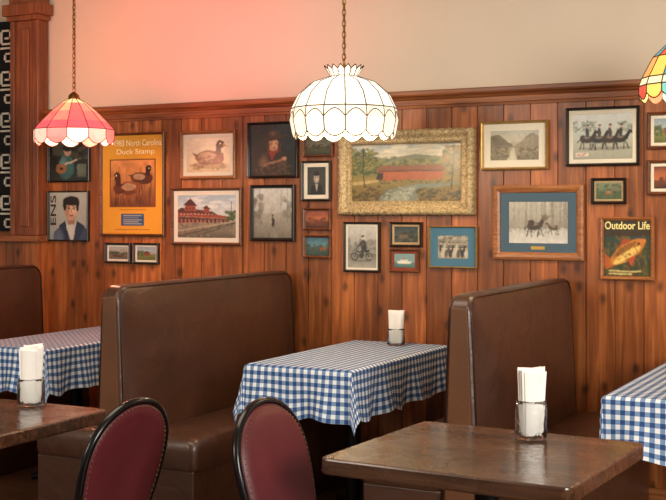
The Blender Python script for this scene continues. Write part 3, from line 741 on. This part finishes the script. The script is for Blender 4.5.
# ------------------------------------------------------------------ booth benches
def outline(ya, yb, z0, z1, r, n=8, ins=0.0):
    ya += ins; yb -= ins; z1 -= ins
    p = [(ya, z0), (yb, z0)]
    for i in range(n+1):
        a = math.pi/2*i/n; p.append((yb-r+r*math.cos(a), z1-r+r*math.sin(a)))
    for i in range(n+1):
        a = math.pi/2+math.pi/2*i/n; p.append((ya+r+r*math.cos(a), z1-r+r*math.sin(a)))
    return p
def rr(w, l, r, n=6):
    p = []
    for (sx, sy, a0) in ((1, 1, 0), (-1, 1, 90), (-1, -1, 180), (1, -1, 270)):
        for i in range(n+1):
            a = math.radians(a0+90*i/n); p.append((sx*(w/2-r)+r*math.cos(a), sy*(l/2-r)+r*math.sin(a)))
    return p
HB = 1.10
def half(z): return 0.100-0.054*z/HB
def bench(xc, ya, yb, left, right, label):
    cy = (ya+yb)/2; L2 = (yb-ya)/2
    r = empty('booth_bench', (xc, cy, 0), label, 'booth bench', 'booth benches along the wall')
    rings = [(-1, .20, .020), (-1, .13, .017), (-1, .08, .011), (-1, .045, .004), (-.97, .022, 0), (-.86, .008, 0), (-.6, 0, 0)]
    rings = rings+[(-a, b, c) for a, b, c in reversed(rings)]
    v = []; f = []
    for fr, ins, bul in rings:
        ol = outline(-L2, L2, .10, HB, .07, ins=ins)
        s = -1 if fr < 0 else 1
        v += [(fr*half(z)+s*bul, y, z) for y, z in ol]; n = len(ol)
    for k in range(len(rings)-1):
        for i in range(n):
            j = (i+1) % n; f.append((k*n+i, k*n+j, (k+1)*n+j, (k+1)*n+i))
    f.append(tuple(range(n))); f.append(tuple((len(rings)-1)*n+i for i in reversed(range(n))))
    mk('backrest', v, f, M['leather'], r, smooth='angle')
    g = G()
    for s in (-1, 1):
        ol = outline(-L2, L2, .10, HB, .07, ins=.011)[1:]
        ol.append((-L2+.011, .10))
        g.add(tube([(s*(half(z)*.92), y, z) for y, z in ol], .0036, 6))
    mk('piping', g.v, g.f, M['piping'], r, smooth=True)
    pn = []
    for z in (.10, .4, .8, HB-.05): pn.append((half(z)*.70, z))
    pn = [(x, z) for x, z in pn]+[(-x, z) for x, z in reversed(pn)]
    v = [(x, -L2-.005, z) for x, z in pn]+[(x, -L2+.01, z) for x, z in pn]; n = len(pn)
    f = [tuple(range(n)), tuple(reversed(range(n, 2*n)))]+[(i, n+i, n+(i+1) % n, (i+1) % n) for i in range(n)]
    o = mk('end_panel', v, f, M['leather_end'], r, bevel=.004); o['label'] = 'lighter tan vinyl end panel'
    for s, on in ((-1, left), (1, right)):
        if not on: continue
        xa, xb = .078, .078+.36
        if s < 0: xa, xb = -xb, -xa
        v = []; f = []; R = rr(xb-xa, 2*L2-.02, .04); xm = (xa+xb)/2; n = len(R)
        for z, sc in ((.33, .97), (.35, 1.0), (.41, 1.005), (.44, .985), (.456, .93), (.464, .8), (.470, .5), (.472, .1)):
            k = 1-sc
            v += [(xm+a*(1-k), b*(1-k*.24*(1 if sc > .7 else .8)), z) for a, b in R]
        for kk in range(7):
            for i in range(n):
                j = (i+1) % n; f.append((kk*n+i, kk*n+j, (kk+1)*n+j, (kk+1)*n+i))
        f.append(tuple(reversed(range(n)))); f.append(tuple(7*n+i for i in range(n)))
        mk('seat_cushion', v, f, M['leather'], r, smooth='angle')
        xa2, xb2 = (.08, .078+.345) if s > 0 else (-.078-.345, -.08)
        box('seat_base', xa2, xb2, -L2+.02, L2-.01, .0, .33, M['leather'], r, bevel=.008, bseg=3)
    box('plinth', -.078, .078, -L2+.02, L2-.01, 0, .1, M['darkwood'], r)
    return r
bench(-4.92, -1.57, -.10, False, True, 'brown vinyl booth bench beside the wooden post')
bench(-3.208, -1.57, -.03, True, True, 'high-backed brown vinyl booth bench between two checked tablecloths')
bench(-1.65, -1.41, -.03, True, True, 'high-backed brown vinyl booth bench behind the dark table')

# ------------------------------------------------------------------ tables
def slab(w, l, r, z0, z1):
    p = rr(w, l, r); n = len(p)
    v = [(x, y, z0) for x, y in p]+[(x, y, z1) for x, y in p]
    f = [tuple(reversed(range(n))), tuple(range(n, 2*n))]+[(i, (i+1) % n, n+(i+1) % n, n+i) for i in range(n)]
    return v, f
def table(x, y, w, l, rot, label, group, mat='tabletop', th=.042, top=.75):
    r = empty('dining_table', (x, y, 0), label, 'table', group, rot)
    v, f = slab(w, l, .03, top-th, top); mk('table_top', v, f, M[mat], r, bevel=.006, bseg=2)
    v, f = lathe([(.035, .03), (.035, top-th-.02), (.10, top-th-.015), (.10, top-th)], 20, True, True); mk('pedestal', v, f, M['iron'], r, smooth='angle')
    g = G()
    for a in (0, 90):
        ca, sa = math.cos(math.radians(a+45)), math.sin(math.radians(a+45)); q = min(w, l)*.46
        g.add(tube([(-q*ca, -q*sa, .018), (-.3*q*ca, -.3*q*sa, .03), (0, 0, .045), (.3*q*ca, .3*q*sa, .03), (q*ca, q*sa, .018)], [.016, .022, .03, .022, .016], 8))
    mk('pedestal_base', g.v, g.f, M['iron'], r, smooth=True)
    return r

def cloth(x, y, w, l, o, label):
    N1, N2 = 90, 120
    ss = np.linspace(-w/2-o, w/2+o, N1); ts = np.linspace(-l/2-o, l/2+o, N2)
    ph = x*3.1
    def out(d, q, amp=1): return .004+min(d, .01)*.5+d*(.045+.085*math.sin(q*19+ph)*amp+.045*math.sin(q*37+ph*2))*(d/o)**.5
    def drop(d, q): return d*(1-.045*(math.sin(q*19+ph+.6)+.5*math.sin(q*31))*(d/o))
    v = []; uv = []
    for t in ts:
        for s in ss:
            ds = max(abs(s)-w/2, 0); dt = max(abs(t)-l/2, 0)
            sx = 1 if s > 0 else -1; sy = 1 if t > 0 else -1
            if ds == 0 and dt == 0: p = (s, t, 0)
            elif dt == 0: p = (sx*(w/2+out(ds, t)), t, -drop(ds, t))
            elif ds == 0: p = (s, sy*(l/2+out(dt, s+1)), -drop(dt, s+1))
            else:
                rr_ = math.hypot(ds, dt); fi = math.atan2(dt, ds); c2 = math.cos(fi)**2; k = math.sin(2*fi)
                h = out(rr_, sy*l/2)*c2+out(rr_, sx*w/2+1)*(1-c2)+rr_*.07*k+rr_*.045*math.sin(6*fi)*k
                dz = drop(rr_, sy*l/2)*c2+drop(rr_, sx*w/2+1)*(1-c2)
                p = (sx*(w/2+h*math.cos(fi)), sy*(l/2+h*math.sin(fi)), -dz*(1-.12*k))
            v.append(p); uv.append((s, t))
    f = []
    for j in range(N2-1):
        for i in range(N1-1): f.append((j*N1+i, j*N1+i+1, (j+1)*N1+i+1, (j+1)*N1+i))
    ob = mk('tablecloth', v, f, M['gingham'], None, smooth=True, loc=(x, y, .7525))
    ul = ob.data.uv_layers.new(name='UVMap')
    for lp in ob.data.loops: ul.data[lp.index].uv = uv[lp.vertex_index]
    tag(ob, label, 'tablecloth', 'blue checked tablecloths on the booth tables')
    return ob
for x, lb_ in ((-4.12, 'beside the red stained-glass lamp'), (-2.463, 'between two tall booth backs'), (-.835, 'beside the multicoloured lamp')):
    yn = -1.23; yf = -.15
    if x > -1: yn = -1.40
    c = (yn+yf)/2; l = yf-yn
    table(x, c, .51, l, 0, 'booth table under blue checked cloth '+lb_, 'booth tables')
    cloth(x, c, .515, l+.004, .222, 'blue and white gingham tablecloth '+lb_)

def cw(xc, zc): return (xc*C_-zc*S_, xc*S_+zc*C_+CY)
tx, ty = cw(.434, 3.31)
table(tx, ty, .715, .66, math.radians(-3), 'dark glossy wooden table with jar of napkins', 'dark wooden tables', th=.045)
table(-2.515-.55, CY+3.20-.36, 1.1, .72, 0, 'dark wooden table with white napkin tumbler', 'dark wooden tables', th=.045)

# ------------------------------------------------------------------ chairs
def chair(x, y, rot, label):
    r = empty('banquet_chair', (x, y, 0), label, 'chair', 'maroon chairs at the dark tables', rot)
    W, zb, zt, ln = .38, .47, .862, .25
    def bx(z): return -.20-ln*(z-.45)
    def hw(s):
        if s < .55: return W/2*(.80+.20*math.sin(math.pi/2*s/.55))
        q = (s-.55)/.45; return W/2*(max(0, 1-q**2.3))**(1/2.0)
    S = list(np.linspace(0, .55, 8))+[.55+.45*math.sin(math.pi/2*i/14) for i in range(1, 15)]
    L = [(-hw(s), zb+(zt-zb)*s) for s in S]; R_ = [(hw(s), zb+(zt-zb)*s) for s in reversed(S[:-1])]
    ol = L+R_
    pts = [(-.26, -W/2*.86, .012), (-.215, -W/2*.82, .30)]+[(bx(z), yy, z) for yy, z in ol]+[(-.215, W/2*.82, .30), (-.26, W/2*.86, .012)]
    v, f = tube(pts, .0125, 10); mk('chair_frame', v, f, M['blackmetal'], r, smooth=True)
    v = []; f = []
    rings = [(-.012, .3), (-.014, .8), (-.012, .94), (-.004, .975), (.008, .975), (.018, .93), (.026, .8), (.030, .45), (.031, .1)]
    cz = zb+(zt-zb)*.5
    for d, sc in rings:
        for yy, z in ol:
            zz = cz+(z-cz)*sc; v.append((bx(zz)+d, yy*sc, zz))
    n = len(ol)
    for k in range(len(rings)-1):
        for i in range(n):
            j = (i+1) % n; f.append((k*n+i, k*n+j, (k+1)*n+j, (k+1)*n+i))
    f.append(tuple(reversed(range(n)))); f.append(tuple((len(rings)-1)*n+i for i in range(n)))
    mk('backrest', v, f, M['maroon'], r, smooth=True)
    P = [Vector((0, a, b)) for a, b in ol]; dist = [0]
    for i in range(1, len(P)): dist.append(dist[-1]+(P[i]-P[i-1]).length)
    g = G(); cnt = int(dist[-1]/.017)
    for q in range(cnt+1):
        d = dist[-1]*q/cnt; i = max(k for k in range(len(dist)) if dist[k] <= d+1e-9); i = min(i, len(P)-2)
        p = P[i].lerp(P[i+1], (d-dist[i])/(dist[i+1]-dist[i]))
        for off, sc in ((-.0135, .925), (.0185, .925)):
            zz = cz+(p.z-cz)*sc; ctr = (bx(zz)+off, p.y*sc, zz); vv = []; ff = []; s = 1 if off > 0 else -1
            for (rad, hh) in ((.0034, 0), (.0026, .0016), (.0008, .0024)):
                for k in range(6):
                    a = k*math.pi/3; vv.append((ctr[0]+s*hh, ctr[1]+rad*math.cos(a), ctr[2]+rad*math.sin(a)))
            for e in range(2):
                for k in range(6):
                    k2 = (k+1) % 6; ff.append((e*6+k, e*6+k2, e*6+6+k2, e*6+6+k))
            ff.append(tuple(range(12, 18))); g.add(vv, ff)
    o = mk('stud_trim', g.v, g.f, M['stud'], r, smooth=True); o['kind'] = 'stuff'
    p = rr(.40, .38, .07)
    v = []; f = []; n = len(p)
    for z, sc in ((.425, .9), (.43, 1), (.455, 1.02), (.475, .97), (.485, .8), (.488, .3)):
        v += [(a*sc+.01, b*sc, z) for a, b in p]
    for k in range(5):
        for i in range(n):
            j = (i+1) % n; f.append((k*n+i, k*n+j, (k+1)*n+j, (k+1)*n+i))
    f.append(tuple(reversed(range(n)))); f.append(tuple(5*n+i for i in range(n)))
    mk('seat', v, f, M['maroon'], r, smooth=True)
    for s in (-1, 1):
        v, f = tube([(.17, s*.165, .43), (.175, s*.17, .40), (.20, s*.18, .012)], .0115, 8); mk('leg', v, f, M['blackmetal'], r, smooth=True)
    g = G()
    g.add(tube([(-.205, -.155, .43), (.17, -.165, .43)], .010, 8)); g.add(tube([(-.205, .155, .43), (.17, .165, .43)], .010, 8)); g.add(tube([(.17, -.165, .42), (.17, .165, .42)], .010, 8))
    g.add(tube([(-.205, -.155, .43), (-.205, .155, .43)], .010, 8))
    mk('seat_rail', g.v, g.f, M['blackmetal'], r, smooth=True)
    return r
chair(-1.475, CY+2.97, 0, 'maroon padded chair with black tube frame at jar table')
chair(-2.405, CY+2.80, math.pi, 'maroon padded chair with black tube frame, back turned from table')

# ------------------------------------------------------------------ napkins in glasses
def napkins(x, y, z, rot, h, label, w=.056, th=.0062):
    g = G(); n = 9
    for k in range(n):
        off = (k-(n-1)/2)*th; hh = h*(1-.05*random.random()-(.05 if k in (0, n-1) else 0)); tl = random.uniform(-.004, .008)
        ww = w*(.93+.07*random.random())*math.sqrt(max(.3, 1-(off/.036)**2)); v = []; f = []
        NX, NZ = 8, 8
        for j in range(NZ+1):
            t = j/NZ
            for i in range(NX+1):
                s = i/NX-.5
                wx = ww*(.97+.10*t*t)
                yy = off*(1+.15*t)+.002*math.sin(s*7+k)*t
                v.append((s*wx+tl*t, yy+th*.42, t*(hh+s*.010*(1 if k % 2 else -.3))))
        for j in range(NZ+1):
            for i in range(NX+1):
                q = v[j*(NX+1)+i]; v.append((q[0], q[1]-th*.84, q[2]))
        M_ = (NX+1)*(NZ+1)
        for j in range(NZ):
            for i in range(NX):
                a = j*(NX+1)+i; b = a+1; c = a+NX+2; d = a+NX+1
                f.append((b, a, d, c)); f.append((M_+a, M_+b, M_+c, M_+d))
        for i in range(NX):
            a = NZ*(NX+1)+i; f.append((a, M_+a, M_+a+1, a+1))
        for j in range(NZ):
            a = j*(NX+1); d = a+NX+1; f.append((a, M_+a, M_+d, d)); a += NX; d += NX; f.append((d, M_+d, M_+a, a))
        g.add((v, f))
    ob = mk('paper_napkins', g.v, g.f, M['paper'], None, smooth='angle', loc=(x, y, z)); ob.rotation_euler = (0, 0, rot)
    tag(ob, label, 'napkins', 'paper napkins in glasses')
def jar(x, y, z, label, h=.115, R=.040):
    pf = [(.0, 0), (R*.9, 0), (R, .006), (R*1.0, h*.74), (R*.94, h*.83), (R*.94, h*.88), (R*.98, h*.89), (R*.98, h*.92), (R*.94, h*.93), (R*.94, h), (R*.90, h), (R*.90, h*.83), (R*.95, h*.72), (R*.95, .008), (0, .007)]
    pf = [(max(a, .0004), b) for a, b in pf]
    v, f = lathe(pf, 56, rib=.018); ob = mk('glass_jar', v, f, M['jarglass'], None, smooth=True, loc=(x, y, z))
    tag(ob, label, 'glass jar', 'ribbed glass jars on the tables')
def tabpt(px, py, h=.75):
    zc = (CH-h)*F/(py-HY); return cw((px-333)/F*zc, zc)
x, y = tabpt(531, 439); jar(x, y, .751, 'ribbed glass jar holding napkins on dark table', .115, .046); napkins(x, y, .762, TH+.1, .200, 'white folded paper napkins standing in the glass jar', .074, .0068)
x, y = tabpt(31, 406); jar(x, y, .751, 'ribbed glass jar of napkins beside the chair', .095, .046); napkins(x, y, .762, TH, .198, 'white folded paper napkins in jar beside the chair', .075, .0068)
x, y = tabpt(396, 346); jar(x, y, .7535, 'ribbed glass jar of napkins on checked cloth', .085, .044); napkins(x, y, .764, TH, .165, 'white paper napkins in jar on checked tablecloth', .072, .0064)

# ------------------------------------------------------------------ lamps
def shade_mesh(prof, n, colf, scal, mat, root, crown=None, cs=1.0, hl=None, rot=0):
    faces = []; cols = []; V = []; edges = []
    def pt(r, a, z): V.append((r*math.cos(a+rot), r*math.sin(a+rot), z)); return len(V)-1
    ring = [[pt(r, 2*math.pi*k/n, z) for k in range(n)] for r, z in prof]
    for i in range(len(prof)-1):
        for k in range(n):
            k2 = (k+1) % n
            if i < len(prof)-2 or scal == 0:
                faces.append((ring[i][k], ring[i+1][k], ring[i+1][k2], ring[i][k2]))
            else:
                r, z = prof[-1]; ex = []
                for t in (.15, .3, .5, .7, .85):
                    a = 2*math.pi*(k+t)/n; ex.append(pt(r-.3*scal*math.sin(math.pi*t), a, z-scal*math.sin(math.pi*t)**.8))
                faces.append((ring[i][k], ring[i+1][k], *ex, ring[i+1][k2], ring[i][k2]))
                ch = [ring[i+1][k]]+ex+[ring[i+1][k2]]; edges += list(zip(ch[:-1], ch[1:]))
            cols.append(colf(i, k)); edges.append((ring[i][k], ring[i+1][k]))
            if i+1 != len(prof)-1 and (hl is None or (i+1) in hl): edges.append((ring[i+1][k], ring[i+1][k2]))
            if i == 0: edges.append((ring[0][k], ring[0][k2]))
    if crown:
        m = n
        base = [pt(crown[0][0], 2*math.pi*k/m, crown[0][1]) for k in range(m)]
        mid = [pt(crown[1][0], 2*math.pi*k/m, crown[1][1]) for k in range(m)]
        tip = [pt(crown[2][0], 2*math.pi*(k+.5)/m, crown[2][1]) for k in range(m)]
        for k in range(m):
            k2 = (k+1) % m
            faces.append((base[k], base[k2], mid[k2], tip[k], mid[k])); cols.append(colf(-1, k))
            edges += [(base[k], mid[k]), (mid[k], tip[k]), (tip[k], mid[k2]), (base[k], base[k2])]
    me = bpy.data.meshes.new('glass_shade'); me.from_pydata(V, [], faces); me.update()
    at = me.color_attributes.new('Col', 'FLOAT_COLOR', 'CORNER'); arr = []
    for p in me.polygons:
        c = lin(cols[p.index]); arr += [c[0], c[1], c[2], 1.0]*p.loop_total
    at.data.foreach_set('color', arr); me.materials.append(mat)
    ob = bpy.data.objects.new('lamp_shade', me); link(ob, root)
    g = G()
    for a, b in set(tuple(sorted(e)) for e in edges): g.add(tube([V[a], V[b]], .0028*cs, 5))
    return g

def chain(root, z0, z1):
    g = G(); z = z0; k = 0; st = .026
    while z < z1-.02:
        pts = []
        for i in range(12):
            a = 2*math.pi*i/12; w = .009*math.cos(a); hz = .018*math.sin(a)
            pts.append((w, 0, z+.016+hz) if k % 2 else (0, w, z+.016+hz))
        g.add(tube(pts, .0026, 5, True)); z += st; k += 1
    g.add(tube([(.004, .004, z0), (-.005, .004, (z0+z1)/2), (.004, -.004, z1)], .0022, 5))
    mk('chain', g.v, g.f, M['brass'], root, smooth=True)
    v, f = lathe([(.055, z1), (.05, z1-.02), (.012, z1-.03)], 20, True, True); mk('ceiling_canopy', v, f, M['brass'], root, smooth='angle')

def bulb(root, z, e):
    m, nt, b = new_mat('bulb_glow'); b.inputs['Emission Color'].default_value = (1, .75, .45, 1); b.inputs['Emission Strength'].default_value = e
    v, f = lathe([(.001, -.05), (.018, -.045), (.028, -.025), (.028, -.01), (.018, .015), (.013, .035), (.013, .05)], 16); v = [(a, b_, c+z) for a, b_, c in v]
    mk('bulb', v, f, m, root, smooth=True)
    v, f = lathe([(.018, z+.045), (.018, z+.10), (.006, z+.11)], 16, True, True); mk('socket', v, f, M['brass'], root, smooth='angle')

def plight(name, loc, e, col, r=.04):
    l = bpy.data.lights.new(name, 'POINT'); l.energy = e; l.color = col; l.shadow_soft_size = r
    o = bpy.data.objects.new(name, l); o.location = loc; COL.objects.link(o); return o

lx, ly = cw((344-333)/F*5.5, 5.5)
k = 5.5/F
zb = CH+(HY-128)*k
r = empty('pendant_lamp', (lx, ly, zb), 'white leaded glass pendant lamp with ruffled crown', 'pendant lamp', 'stained-glass pendant lamps')
P2 = [(15*k, 51*k), (33*k, 44.5*k), (46*k, 33*k), (53*k, 19*k), (54.5*k, 8*k), (52*k, -5*k)]
NL = 16
def c2(i, j):
    return [(250, 240, 214), (254, 249, 236), (252, 246, 230), (248, 240, 220), (236, 224, 198), (244, 233, 210)][i+1]
g = shade_mesh(P2, NL, c2, 6*k, attr_mat('white_lit_glass', .86, .3), r, crown=[(13*k, 51*k), (17*k, 58*k), (20*k, 62*k)], hl=(3,), rot=.1)
# row of little arches above the skirt
for q in range(NL):
    pts = []
    for t in range(7):
        a = .1+2*math.pi*(q+t/6)/NL; s = math.sin(math.pi*t/6); rr_ = (54.5*k)*(1-.004)*(math.cos(math.pi/NL)/math.cos(2*math.pi/NL*(t/6-.5)))
        pts.append(((rr_-s*.8*k)*math.cos(a), (rr_-s*.8*k)*math.sin(a), 8*k+s*8*k))
    g.add(tube(pts, .0026, 5))
mk('leading', g.v, g.f, M['lead'], r)
chain(r, 51*k, 3.0-zb); bulb(r, .10, 25)
plight('lamp_light', (lx, ly, zb-.04), 11, (1, .78, .5))
lx, ly = cw((74-333)/F*6.28, 6.28); k = 6.28/F; zb = CH+(HY-136)*k
r = empty('pendant_lamp', (lx, ly, zb), 'pink and red stained-glass pendant lamp with scalloped rim', 'pendant lamp', 'stained-glass pendant lamps')
P1 = [(5*k, 37*k), (13*k, 32.5*k), (23*k, 24*k), (33*k, 14*k), (40*k, 6*k), (40*k, -3*k)]
def c1(i, j):
    if i <= 0: return (255, 214, 150)
    if i <= 3:
        a = ((255, 160, 116), (242, 100, 92), (250, 132, 108))[j % 3]
        q = (i-1)/2; return tuple(a[t]*(1-q)+(226, 84, 92)[t]*q for t in range(3))
    return ((240, 120, 110), (252, 204, 184), (248, 180, 160))[j % 3]
g = shade_mesh(P1, 12, c1, 6*k, attr_mat('red_lit_glass', 1.05, .3), r, hl=(4,), cs=.8)
mk('leading', g.v, g.f, M['lead'], r)
v, f = lathe([(6*k, 37*k), (5*k, 41*k), (1.5*k, 44*k)], 16, False, True); mk('cap', v, f, M['brass'], r, smooth='angle')
chain(r, 43*k, 3.0-zb); bulb(r, .05, 25)
plight('lamp_light', (lx, ly, zb-.04), 10, (1, .45, .28))
lx, ly = cw((692-333)/F*4.8, 4.8); k = 4.8/F; zb = CH+(HY-92)*k
r = empty('pendant_lamp', (lx, ly, zb), 'multicoloured stained-glass pendant lamp in yellow, teal and red', 'pendant lamp', 'stained-glass pendant lamps')
P3 = [(8*k, 56*k), (22*k, 50*k), (38*k, 35*k), (49*k, 14*k), (52*k, 6*k), (52*k, -2*k)]
def c3(i, j):
    pal = [(240, 196, 96), (84, 156, 166), (214, 84, 64), (244, 160, 84)]
    if i == 3: return (240, 225, 184)
    if i == 4: return [(210, 80, 64), (244, 204, 100), (96, 170, 162)][j % 3]
    return pal[(j+2*(i > 1)) % 4]
g = shade_mesh(P3, 16, c3, 6*k, attr_mat('multi_lit_glass', .85, .3), r)
mk('leading', g.v, g.f, M['lead'], r)
v, f = lathe([(9*k, 56*k), (7*k, 60*k), (1.5*k, 64*k)], 16, False, True); mk('cap', v, f, M['brass'], r, smooth='angle')
chain(r, 62*k, 3.0-zb); bulb(r, .08, 25)
plight('lamp_light', (lx, ly, zb-.04), 9, (1, .8, .5))

# ------------------------------------------------------------------ lights
def area(name, loc, tgt, size, e, col, sy=None):
    l = bpy.data.lights.new(name, 'AREA'); l.energy = e; l.color = col; l.size = size
    if sy: l.shape = 'RECTANGLE'; l.size_y = sy
    o = bpy.data.objects.new(name, l); o.location = loc; COL.objects.link(o)
    o.rotation_euler = (Vector(tgt)-Vector(loc)).to_track_quat('-Z', 'Y').to_euler(); return o
area('window_daylight', (2.3, -4.6, 2.0), (-2.2, -.6, 1.1), 2.0, 185, (1, .92, .82), 1.4)
area('ceiling_light', (-2.4, -2.6, 2.95), (-2.4, -2.4, 0), 2.4, 44, (1, .85, .66), 1.2)
area('room_light', (-4.5, -6.3, 2.4), (-2.8, 0, 1.3), 1.8, 66, (1, .90, .77), 1.2)
def spot(loc, tgt, e, col, ang, r=.2):
    l = bpy.data.lights.new('colour_spot', 'SPOT'); l.energy = e; l.color = col; l.spot_size = math.radians(ang); l.spot_blend = 1.0; l.shadow_soft_size = r
    o = bpy.data.objects.new('colour_spot', l); o.location = loc; COL.objects.link(o)
    o.rotation_euler = (Vector(tgt)-Vector(loc)).to_track_quat('-Z', 'Y').to_euler()
# unseen spots added to put the red lamp's glow on the upper plaster
for x, e, c in ((-4.75, 20, (1, .32, .12)), (-4.35, 26, (1, .16, .10)), (-3.95, 36, (1, .09, .10)), (-3.55, 28, (1, .10, .14)), (-3.1, 18, (1, .22, .22)), (-2.6, 10, (1, .42, .30))):
    spot((x, -1.15, 1.93), (x, 0, 2.50), e, c, 72)
spot((-1.2, -1.6, 2.2), (-1.3, 0, 2.8), 8, (1, .86, .76), 60)  # unseen spot added to tint the upper plaster at right

w = bpy.data.worlds.new('World'); scn.world = w; w.use_nodes = True
bg = w.node_tree.nodes['Background']; bg.inputs[0].default_value = (1, .88, .76, 1); bg.inputs[1].default_value = .30

cam = bpy.data.cameras.new('Camera'); co = bpy.data.objects.new('Camera', cam); COL.objects.link(co)
cam.sensor_width = 36; cam.lens = 36*F/666; cam.shift_y = -(250-HY)/666.0
co.location = (0, CY, CH); co.rotation_euler = (math.radians(90), 0, TH)
scn.camera = co
scn.view_settings.view_transform = 'Standard'
scn.view_settings.look = 'None'
scn.view_settings.exposure = 0.0
